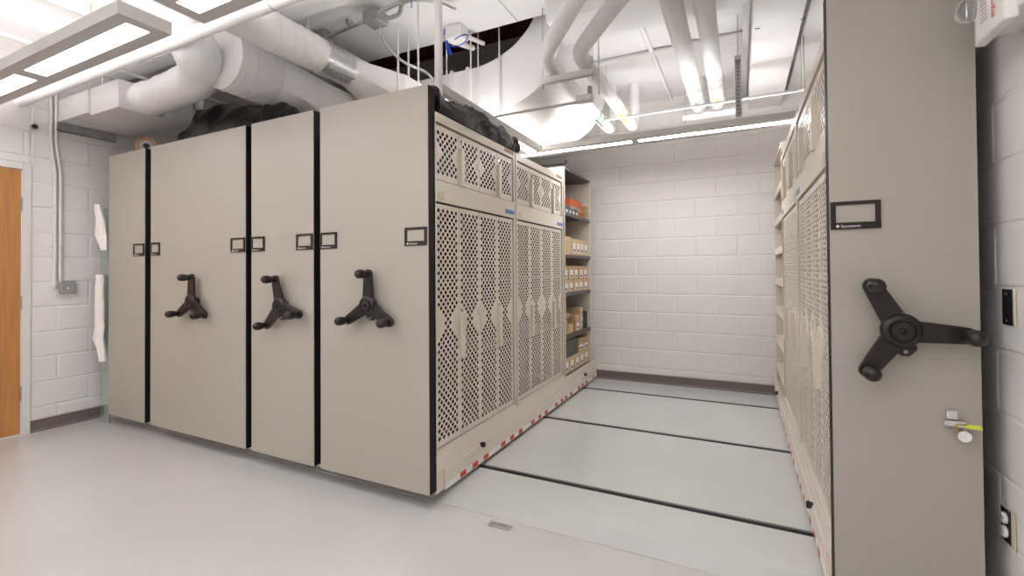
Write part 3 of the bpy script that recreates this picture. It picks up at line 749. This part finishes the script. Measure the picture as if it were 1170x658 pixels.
# ------------------------------------------------------------------ right wall fittings
ol = thing('wall_outlet', 'uncovered duplex power outlet low on the right block wall', 'outlet', (XR, 0.012, 0.42))
obj('outlet_box', B(XR - 0.0095, XR - 0.0055, -0.028, 0.052, 0.362, 0.478), M['cream'], ol)
obj('outlet_recess', B(XR - 0.011, XR - 0.0095, -0.010, 0.049, 0.368, 0.472), M['black'], ol)
for z in (0.398, 0.442):
    rc = obj('receptacle', MB().lathe([(0.0185, 0), (0.0185, -0.006), (0.015, -0.008)], (XR - 0.011, 0.022, z), 'x', 24), M['white'], ol, sm=True)
    for dy in (-0.006, 0.006):
        obj('slot', B(XR - 0.0195, XR - 0.019, 0.022 + dy - 0.001, 0.022 + dy + 0.001, z - 0.004, z + 0.006), M['black'], rc)
bpz = thing('cover_plate', 'narrow black cover plate with two screws on the right wall beside the crank', 'wall plate', (XR, -0.02, 1.11))
obj('plate', CB(XR - 0.013, XR - 0.0055, -0.050, 0.010, 1.062, 1.174, c=0.002), M['black'], bpz)
obj('plate_edge', B(XR - 0.011, XR - 0.0055, -0.056, -0.050, 1.060, 1.176), M['cream'], bpz)
for z in (1.075, 1.160):
    obj('screw', MB().lathe([(0.0035, 0), (0.0035, -0.0015)], (XR - 0.013, -0.018, z), 'x', 10), M['galv'], bpz)
fa = thing('fire_alarm', 'white fire alarm strobe with clear lamp dome and red letters on the right wall', 'fire alarm', (XR, -0.2, 1.93))
obj('back_box', CB(2.175, XR - 0.004, -0.315, -0.10, 1.945, 2.13, c=0.004), M['white'], fa)
body = MB().prism([(2.178, -0.295), (2.148, -0.290), (2.143, -0.150), (2.152, -0.105), (2.178, -0.100)], 'z', 1.918, 2.14)
ab = obj('alarm_body', body, M['white'], fa, bev=0.006)
dome = MB().lathe([(0.030, 0.0), (0.034, -0.012), (0.033, -0.026), (0.026, -0.038), (0.014, -0.046), (0.003, -0.048)], (2.150, -0.118, 2.030), 'x', 24)
obj('strobe_dome', dome, M['clear'], fa, sm=True)
obj('strobe_lamp', MB().tube([(2.132, -0.118, 2.012), (2.132, -0.118, 2.048)], 0.003, 10), M['galv'], fa)
for i in range(9):
    z = 1.965 + i * 0.011
    obj('grille_slot', B(2.1428, 2.1452, -0.205, -0.165, z, z + 0.004), M['bandgrey'], ab)
for i, ch in enumerate('FIRE'):
    me = text_mesh(ch, 0.022, 0.0004); me.materials.append(M['redtext'])
    lo = link('alarm_letter', me, None, ab, (2.1455, -0.225, 2.008 - i * 0.0185))
    lo.rotation_euler = (PI / 2, 0, -PI / 2); lo.scale.x = 2.0
ap = thing('access_panel', 'white framed access panel high on the right wall above the lockers', 'panel', (XR, 1.2, 2.45))
obj('panel_frame', CB(XR - 0.03, XR - 0.005, 0.75, 1.75, 2.42, 2.95, c=0.006), M['duct'], ap)
obj('panel_door', CB(XR - 0.042, XR - 0.03, 0.82, 1.68, 2.48, 2.89, c=0.004), M['white'], ap)

# ------------------------------------------------------------------ overhead services
# insulated pipe along the room
ip = thing('insulated_pipe', 'white insulated pipe running from the left wall under the ducts past the pendant lights', 'pipe', (-1.0, -0.447, 2.575))
obj('jacket', MB().tube([(XL + 0.006, -0.447, 2.612), (-0.62, -0.447, 2.612)], 0.037, 20), M['whitepvc'], ip, sm=True)
obj('jacket', MB().tube([(-0.618, -0.447, 2.612), (2.2, -0.447, 2.612)], 0.037, 20), M['whitepvc'], ip, sm=True)
obj('seam_ring', MB().tube([(-0.628, -0.447, 2.612), (-0.612, -0.447, 2.612)], 0.0385, 20), M['bandgrey'], ip, sm=True)
for x in (-2.5, -0.4, 1.2):
    obj('hanger_rod', MB().tube([(x, -0.447, 2.64), (x, -0.447, ZC)], 0.005, 8), M['conduit'], ip)
# small air terminal box with flexible duct
vb = thing('air_terminal_box', 'white sheet metal air terminal box hung high by the left wall', 'duct box', (-3.1, 0.0, 2.5))
obj('plenum', CB(-3.14, -2.71, -0.205, 0.32, 2.50, 2.715, c=0.004), M['duct'], vb)
obj('sleeve', CB(-3.66 + 0.01, -3.14, -0.225, 0.26, 2.515, 2.70, c=0.004), M['duct'], vb)
obj('sleeve_seam', B(-3.42, -3.405, -0.229, 0.262, 2.512, 2.703), M['duct'], vb)
obj('end_plate', B(-2.775, -2.575, 0.325, 0.337, 2.48, 2.76), M['galv'], vb)
obj('side_tray', CB(-2.71, -2.60, 0.10, 0.32, 2.50, 2.60, c=0.003), M['duct'], vb)
obj('support_angle', MB().box(XL + 0.01, XL + 0.05, -0.24, 0.16, 2.44, 2.445).box(XL + 0.045, XL + 0.05, -0.24, 0.16, 2.44, 2.50), M['galv'], vb)
for x, y in ((-2.76, 0.27), (-3.08, -0.15)):
    obj('hanger_rod', MB().tube([(x, y, 2.71), (x, y, ZC)], 0.008, 8), M['conduit'], vb)
fd = thing('flexible_duct', 'wrinkled white flexible duct bending from the air terminal box towards the lights', 'duct', (-2.0, -0.15, 2.48))
def wrap(path, rad, part):
    n = len(path)
    P = smooth([p[:3] for p in path], 8); R = [r.x for r in smooth([(r, 0, 0) for r in rad], 8)]
    rr = [R[i] + 0.009 * noise.noise(Vector((p.x * 13, p.y * 13, 2))) + 0.003 * math.sin(i * 1.9) for i, p in enumerate(P)]
    obj(part, MB().tube(P, rr, 32), M['flex'], fd, sm=True)
wrap([(-2.71, -0.03, 2.61), (-2.47, -0.04, 2.60), (-2.15, -0.06, 2.60), (-1.84, -0.12, 2.59), (-1.63, -0.23, 2.61), (-1.55, -0.35, 2.70), (-1.55, -0.49, 2.785), (-1.50, -0.78, 2.80), (-1.46, -1.2, 2.82), (-1.46, -1.7, 2.84)], [0.122, 0.124, 0.125, 0.127, 0.13, 0.13, 0.125, 0.12, 0.12, 0.12], 'duct_run')
obj('collar_ring', MB().tube([(-2.712, -0.03, 2.61), (-2.69, -0.03, 2.61)], 0.128, 28), M['duct'], fd, sm=True)
# round ducts with a round to rectangular transition
def section(c, r, hw, hh, f, y, n=40):
    out = []
    for k in range(n):
        a = 2 * PI * k / n; ca, sa = math.cos(a), math.sin(a)
        s = 1 / max(abs(ca) / hw, abs(sa) / hh)
        out.append((c[0] + ca * (r * (1 - f) + s * f), y, c[1] + sa * (r * (1 - f) + s * f)))
    return out
def round_duct(name, label, x, z, r, y0, y1, y2, y3, hw, hh, zr, seams, xr=None):
    t = thing(name, label, 'duct', (x, (y0 + y1) / 2, z - r), 'round white ducts overhead')
    obj('round_run', MB().loft([section((x, z), r, hw, hh, 0, y0), section((x, z), r, hw, hh, 0, y1)]), M['duct'], t, sm=True)
    xr = x if xr is None else xr
    obj('transition', MB().loft([section((x + (xr - x) * f, z + (zr - z) * f), r, hw, hh, f, y1 + (y2 - y1) * f) for f in (0, 0.25, 0.5, 0.75, 1.0)]), M['duct'], t, sm=True)
    obj('rectangular_run', MB().loft([section((xr, zr), r, hw, hh, 1, y2), section((xr, zr), r, hw, hh, 1, y3)]), M['duct'], t)
    for s in seams:
        obj('spiral_seam', MB().lathe([(r + 0.0003, -0.005), (r + 0.0025, -0.002), (r + 0.0025, 0.002), (r + 0.0003, 0.005)], (x, s, z), 'y', 40), M['duct'], t, sm=True)
    return t
ra = round_duct('round_duct', 'large round white duct above the widest shelving unit, behind the flexible duct', -1.52, 2.64, 0.20, -0.15, 0.15, 0.46, 1.13, 0.26, 0.13, 2.50, (-0.115, -0.05, 0.015, 0.08, 0.145), xr=-1.48)
obj('hanger_rod', MB().tube([(-1.34, 0.35, 2.55), (-1.34, 0.35, ZC)], 0.008, 8), M['conduit'], ra)
rb = round_duct('round_duct', 'round white duct with a bare galvanised band above the aisle-side shelving unit', -1.10, 2.735, 0.117, -0.40, 0.50, 0.76, 1.13, 0.20, 0.10, 2.64, (-0.12, -0.03, 0.05, 0.12, 0.18), xr=-0.98)
gb = obj('galvanised_band', MB().loft([section((-1.10, 2.735), 0.1195, 1, 1, 0, 0.235), section((-1.10, 2.735), 0.1195, 1, 1, 0, 0.47)], cap=False), M['galv'], rb, sm=True)
obj('band_flange', CB(-1.03, -0.99, 0.235, 0.47, 2.632, 2.648, c=0.003), M['galv'], rb)
for y in (0.60, 0.72):
    obj('duct_rod', MB().tube([(-0.80, y + 0.1, 2.6), (-0.80, y + 0.1, ZC)], 0.008, 8), M['conduit'], rb)
rc = thing('round_duct', 'slim round white duct at the top left above the pendant light', 'duct', (-2.26, -1.3, 2.71), 'round white ducts overhead')
obj('round_run', MB().tube([(-2.26, -2.6, 2.80), (-2.26, -0.22, 2.80)], 0.086, 28), M['duct'], rc, sm=True)
for i in range(11):
    obj('spiral_seam', MB().lathe([(0.0865, -0.004), (0.089, -0.002), (0.089, 0.002), (0.0865, 0.004)], (-2.26, -1.6 + i * 0.12, 2.80), 'y', 28), M['duct'], rc, sm=True)
tp = tag(obj('thin_pipe', MB().tube([(-2.91, -2.4, 2.85), (-2.91, 0.9, 2.85)], 0.013, 10), M['whitepvc'], sm=True), 'thin white pipe under the ceiling at the far upper left', 'pipe')
# valve actuators on the ducts
for (x, y, z, lab) in ((-1.06, 0.42, 2.36, 'small black and blue valve actuator over the gap between the two right panels'), (-0.60, 0.62, 2.47, 'small grey actuator with an orange face above the nearest panel')):
    t = thing('duct_actuator', lab, 'actuator', (x, y, z))
    obj('actuator_body', CB(x - 0.06, x + 0.0, y, y + 0.06, z, z + 0.075, c=0.004), M['galv'], t)
    obj('actuator_face', CB(x - 0.030, x - 0.008, y - 0.012, y, z, z + 0.07, c=0.002), M['orange'] if x > -0.8 else M['black'], t)
    obj('actuator_coil', MB().tube([(x + 0.035 + 0.02 * math.cos(a), y + 0.02, z + 0.035 + 0.022 * math.sin(a)) for a in [i * PI / 8 for i in range(17)]], 0.01, 8), M['black'], t, sm=True)
    obj('actuator_cap', CB(x + 0.04, x + 0.075, y - 0.01, y + 0.03, z + 0.005, z + 0.035, c=0.003), M['yellow'] if x > -0.8 else M['bluecable'], t)
    obj('support_post', B(x - 0.05, x - 0.03, y + 0.03, y + 0.05, 2.14, z), M['galv'], t)
# wide rectangular duct with a radius elbow rising into the void
inner = [(-2.4, 2.87), (-0.6, 2.87), (-0.35, 2.875), (-0.222, 2.90), (-0.13, 2.935), (-0.053, 2.973), (0.02, 3.03), (0.085, 3.10), (0.125, 3.20), (0.14, 3.60)]
outer = [(-2.4, 2.445), (-0.6, 2.445), (-0.385, 2.452), (-0.24, 2.468), (-0.11, 2.495), (0.04, 2.551), (0.11, 2.588), (0.171, 2.630), (0.225, 2.69), (0.275, 2.771), (0.31, 2.86), (0.335, 2.96), (0.35, 3.08), (0.36, 3.25), (0.36, 3.60)]
eb = thing('elbow_duct', 'wide white rectangular duct curving up into the dark ceiling opening', 'duct', (-0.8, 1.7, 2.44))
Y0, Y1 = 1.15, 2.40
def ribbon(prof, ya, yb): 
    m = MB(); n = len(prof)
    return m.add([(p[0], ya, p[1]) for p in prof] + [(p[0], yb, p[1]) for p in prof], [(i, i + 1, n + i + 1, n + i) for i in range(n - 1)])
oi = [Vector((a, 0, b)) for a, b in inner]; oo = [Vector((a, 0, b)) for a, b in outer]
si = smooth(oi, 4); so = smooth(oo, 4)
poly = [(p.x, p.z) for p in so] + [(p.x, p.z) for p in reversed(si)]
obj('elbow_shell', MB().prism(poly, 'y', Y0, Y1), M['duct'], eb, sm=True)
for x in (-0.47, -0.62):
    obj('joint_flange', B(x - 0.012, x + 0.012, Y0 - 0.012, Y1 + 0.012, 2.43, 2.885), M['duct'], eb)
for (x, z) in ((-0.36, ZC + 0.3), (-0.17, ZC + 0.3), (-0.66, ZC + 0.3)):
    obj('hanger_rod', MB().tube([(x, Y0 - 0.02, 2.42), (x, Y0 - 0.02, z)], 0.006, 8), M['conduit'], eb)
# insulated pipes over the aisle
def banded_pipe(label, pts, r, bands, fr=0.16, rings=(), group='insulated pipes over the aisle'):
    t = thing('overhead_pipe', label, 'pipe', pts[-1], group)
    obj('jacket', MB().tube(fillet(pts, fr, 8), r, 22), M['whitepvc'], t, sm=True)
    for (p, m, wd) in bands:
        q = Vector(p)
        obj('colour_band', MB().tube([q - Vector((0, wd, 0)), q + Vector((0, wd, 0))], r + 0.0012, 22), M[m], t, sm=True)
        obj('flow_arrow', CB(q.x - 0.012, q.x + 0.012, q.y + 0.01, q.y + 0.10, q.z - r - 0.0025, q.z - r + 0.004, c=0.001), M['slate' if m == 'greenband' else m], t)
    for p in rings:
        q = Vector(p)
        obj('seam_ring', MB().tube([q - Vector((0, 0.012, 0)), q + Vector((0, 0.012, 0))], r + 0.002, 22), M['bandgrey'], t, sm=True)
    return t
zp = 2.75; zm = 2.65
pr1 = banded_pipe('insulated white pipe over the aisle with a green band, left one of the right pair', [(1.155, -1.4, zp + 0.03), (1.155, 2.76, zp + 0.03), (1.155, 2.76, ZC)], 0.062, [((1.155, 2.36, zp + 0.03), 'greenband', 0.010)], fr=0.12, rings=[(1.155, 1.96, zp + 0.03)])
pr2 = banded_pipe('insulated white pipe over the aisle with a yellow band, right one of the right pair', [(1.325, -1.4, zp + 0.03), (1.325, 2.78, zp + 0.03), (1.325, 2.78, ZC)], 0.058, [((1.325, 2.36, zp + 0.03), 'yellow', 0.010)], fr=0.12, rings=[(1.325, 1.96, zp + 0.03)])
pm1 = banded_pipe('insulated white pipe with an offset bend and a green band beside the elbow duct', [(1.10, -0.19, zm), (0.335, 0.80, zm), (0.335, 2.60, zm), (0.335, 2.60, ZC)], 0.05, [((0.335, 2.03, zm), 'greenband', 0.012), ((0.335, 2.15, zm), 'greenband', 0.012)], fr=0.13)
pm2 = banded_pipe('insulated white pipe with an offset bend and two yellow bands over the aisle', [(1.42, -0.22, zm), (0.56, 0.84, zm), (0.56, 2.62, zm), (0.56, 2.62, ZC)], 0.05, [((0.56, 1.98, zm), 'yellow', 0.010), ((0.56, 2.12, zm), 'yellow', 0.010)], fr=0.13, rings=[(0.56, 1.72, zm)])
# struts carrying the pipes
def trapeze(label, x0, x1, y, z, rods=True, slots=True):
    t = thing('strut_hanger', label, 'strut', ((x0 + x1) / 2, y, z), 'slotted strut hangers over the aisle')
    b = MB().box(x0, x1, y - 0.02, y + 0.02, z + 0.037, z + 0.041).box(x0, x1, y - 0.02, y - 0.0165, z, z + 0.037).box(x0, x1, y + 0.0165, y + 0.02, z, z + 0.037)
    obj('strut_channel', b, M['conduit'], t)
    if slots:
        n = int((x1 - x0) / 0.05)
        for i in range(n):
            x = x0 + 0.02 + i * 0.05
            obj('slot', B(x, x + 0.025, y - 0.006, y + 0.006, z + 0.0355, z + 0.037), M['bandgrey'], t)
    if rods:
        for x in (x0 + 0.02, x1 - 0.02):
            obj('hanger_rod', MB().tube([(x, y, z - 0.03), (x, y, ZC)], 0.005, 8), M['galv'], t)
    return t
trapeze('slotted white strut carrying the two bent pipes beside the elbow duct', 0.235, 0.635, 0.99, 2.555)
trapeze('short white strut under the far ends of the right pipe pair', 1.02, 1.50, 2.62, 2.66)
# thin channel bracing below the elbow duct
bc = thing('brace_channel', 'thin grey channel reaching below the elbow duct to a square bracket', 'strut', (0.1, 1.04, 2.4))
obj('channel', CB(-0.40, 0.50, 1.03, 1.05, 2.40, 2.415, c=0.002), M['bandgrey'], bc)
obj('bracket', CB(0.49, 0.60, 1.00, 1.07, 2.40, 2.44, c=0.003), M['conduit'], bc)
obj('clamp', CB(0.57, 0.595, 1.02, 1.05, 2.44, 2.50, c=0.003), M['steel'], bc)
obj('hanger_rod', MB().tube([(0.645, 1.035, 2.43), (0.645, 1.035, 2.93)], 0.005, 8), M['galv'], bc)
# long slim rod above the aisle light
sr = thing('slim_rod', 'slim white rod crossing the aisle just above the far pendant light', 'rod', (1.2, 2.08, 2.59))
obj('rod', CB(0.40, 1.97, 2.075, 2.095, 2.595, 2.615, c=0.003), M['white'], sr)
for x in (0.42, 1.93):
    obj('drop_wire', MB().tube([(x, 2.085, 2.60), (x, 2.085, ZC)], 0.003, 6), M['conduit'], sr)
# slotted vertical strut hanging over the aisle
hs = thing('hanging_strut', 'slotted white vertical strut hanging by a rod over the aisle', 'strut', (1.497, 1.72, 2.42))
obj('strut', MB().box(1.476, 1.480, 1.70, 1.74, 2.36, 2.775).box(1.514, 1.518, 1.70, 1.74, 2.36, 2.775).box(1.480, 1.514, 1.736, 1.74, 2.36, 2.775), M['conduit'], hs)
for i in range(14):
    obj('slot', B(1.491, 1.503, 1.7352, 1.736, 2.38 + i * 0.028, 2.396 + i * 0.028), M['steel'], hs)
obj('strut_clamp', CB(1.474, 1.520, 1.695, 1.735, 2.765, 2.80, c=0.002), M['galv'], hs)
obj('hanger_rod', MB().tube([(1.497, 1.715, 2.80), (1.497, 1.715, ZC)], 0.005, 8), M['galv'], hs)
obj('hanger_channel', B(1.53, 1.57, 1.30, YB - 0.02, 2.99, 3.03), M['bandgrey'], hs)
# wide flat duct along the right side
fl = thing('flat_duct', 'wide flat white duct along the ceiling above the right lockers', 'duct', (1.73, 1.5, 2.85))
obj('duct_run', CB(1.585, 1.875, -0.6, 2.05, 2.85, 3.07, c=0.004), M['duct'], fl)
obj('duct_run', CB(1.585, 1.875, 2.055, YB - 0.01, 2.85, 3.07, c=0.004), M['duct'], fl)
obj('duct_joint', CB(1.58, 1.88, 2.04, 2.065, 2.845, 3.075, c=0.003), M['duct'], fl)
for x in (1.60, 1.86):
    obj('screw', MB().tube([(x, 1.45, 2.85), (x + 0.03, 1.45, 2.847)], 0.003, 6), M['steel'], fl)
sc = tag(obj('wall_soffit', CB(1.93, XR - 0.05, -1.6, YB - 0.01, 2.98, ZC, c=0.004), M['ceil']), 'white soffit box along the ceiling beside the flat duct over the right wall', 'soffit')
# vertical post standing on the lockers
vp = thing('ceiling_post', 'white square post rising from the locker top to the ceiling beside the nearest panel', 'post', (-0.144, 0.30, 2.125))
obj('post', CB(-0.164, -0.124, 0.28, 0.32, 2.125, ZC, c=0.006), M['whitepvc'], vp)
obj('post_foot', CB(-0.18, -0.11, 0.265, 0.335, 2.12, 2.13, c=0.002), M['galv'], vp)
# conduits and boxes on the ceiling
cj = thing('ceiling_conduit', 'grey metal conduits and square junction boxes clipped along the white ceiling', 'conduit', (-0.8, 0.5, 3.0))
obj('junction_box', CB(-0.86, -0.73, 0.40, 0.52, 2.98, 3.06, c=0.004), M['steel'], cj)
obj('junction_box', CB(-1.46, -1.33, 0.47, 0.58, 3.01, 3.09, c=0.004), M['steel'], cj)
obj('conduit', MB().tube(smooth([(-1.34, 0.53, 3.055), (-1.15, 0.52, 3.06), (-1.0, 0.47, 3.03), (-0.86, 0.46, 3.03)], 6), 0.013, 10), M['galv'], cj, sm=True)
obj('conduit', MB().tube(smooth([(-0.73, 0.42, 3.03), (-0.5, 0.42, 3.05), (-0.2, 0.42, 3.06), (0.3, 0.42, 3.06)], 6), 0.013, 10), M['galv'], cj, sm=True)
obj('conduit', MB().tube(smooth([(-0.73, 0.49, 3.02), (-0.62, 0.50, 3.03), (-0.52, 0.44, 3.06), (-0.36, 0.50, 3.06), (-0.26, 0.66, 3.05)], 6), 0.015, 10), M['galv'], cj, sm=True)
obj('flexible_whip', MB().tube(smooth([(-0.79, 0.50, 2.99), (-0.80, 0.55, 2.90), (-0.74, 0.68, 2.80), (-0.62, 0.82, 2.74), (-0.56, 0.86, 2.62), (-0.56, 0.86, 2.50)], 7), 0.010, 10), M['galv'], cj, sm=True)
for x, y in ((-1.08, 0.50), (-0.45, 0.42)):
    obj('conduit_clip', CB(x - 0.01, x + 0.01, y - 0.03, y + 0.03, 3.06, ZC, c=0.002), M['galv'], cj)
cb = thing('cable_box', 'white junction box with looped blue data cables beside the ceiling post', 'junction box', (-0.43, 0.92, 3.0))
obj('box_body', CB(-0.50, -0.36, 0.88, 0.99, 3.00, 3.10, c=0.004), M['white'], cb)
obj('cable_trunk', MB().tube([(-0.52, 0.90, 3.02), (-0.40, 1.13, 3.02)], 0.022, 10), M['conduit'], cb)
obj('cable_trunk', MB().tube([(-0.38, 0.97, 3.04), (-0.31, 1.14, 3.04)], 0.016, 10), M['conduit'], cb)
for k in range(3):
    obj('blue_cable', MB().tube(smooth([(-0.525 + 0.012 * k, 0.90, 3.09), (-0.52 + 0.012 * k, 0.905, 3.0), (-0.50 + 0.012 * k, 0.91, 2.93), (-0.475 + 0.008 * k, 0.915, 2.89)], 6), 0.004, 6), M['bluecable'], cb, sm=True)
obj('blue_cable', MB().tube(smooth([(-0.52, 0.90, 3.00), (-0.46, 0.885, 2.94), (-0.37, 0.88, 2.925), (-0.31, 0.88, 2.95), (-0.305, 0.885, 2.99), (-0.36, 0.89, 3.00), (-0.42, 0.89, 2.985)], 7), 0.004, 6), M['bluecable'], cb, sm=True)
obj('blue_cable', MB().tube(smooth([(-0.44, 0.42, 3.09), (-0.46, 0.44, 3.05), (-0.47, 0.45, 3.01)], 6), 0.004, 6), M['bluecable'], cb, sm=True)
# sprinkler head seen over the end shelves
sp = thing('sprinkler_pipe', 'thin dark grey pipe with a small sprinkler head behind the open shelf top', 'sprinkler', (-0.3, 2.95, 2.43))
obj('pipe', MB().tube([(-1.4, 2.95, 2.50), (-0.30, 2.95, 2.46)], 0.012, 10), M['steel'], sp, sm=True)
obj('head', MB().lathe([(0.010, 0.03), (0.016, 0.02), (0.010, 0.0), (0.022, -0.004), (0.022, -0.008)], (-0.29, 2.95, 2.47), 'z', 14), M['steel'], sp, sm=True)
obj('pipe_bracket', B(-0.8, -0.79, 2.94, YB, 2.47, 2.50), M['steel'], sp)
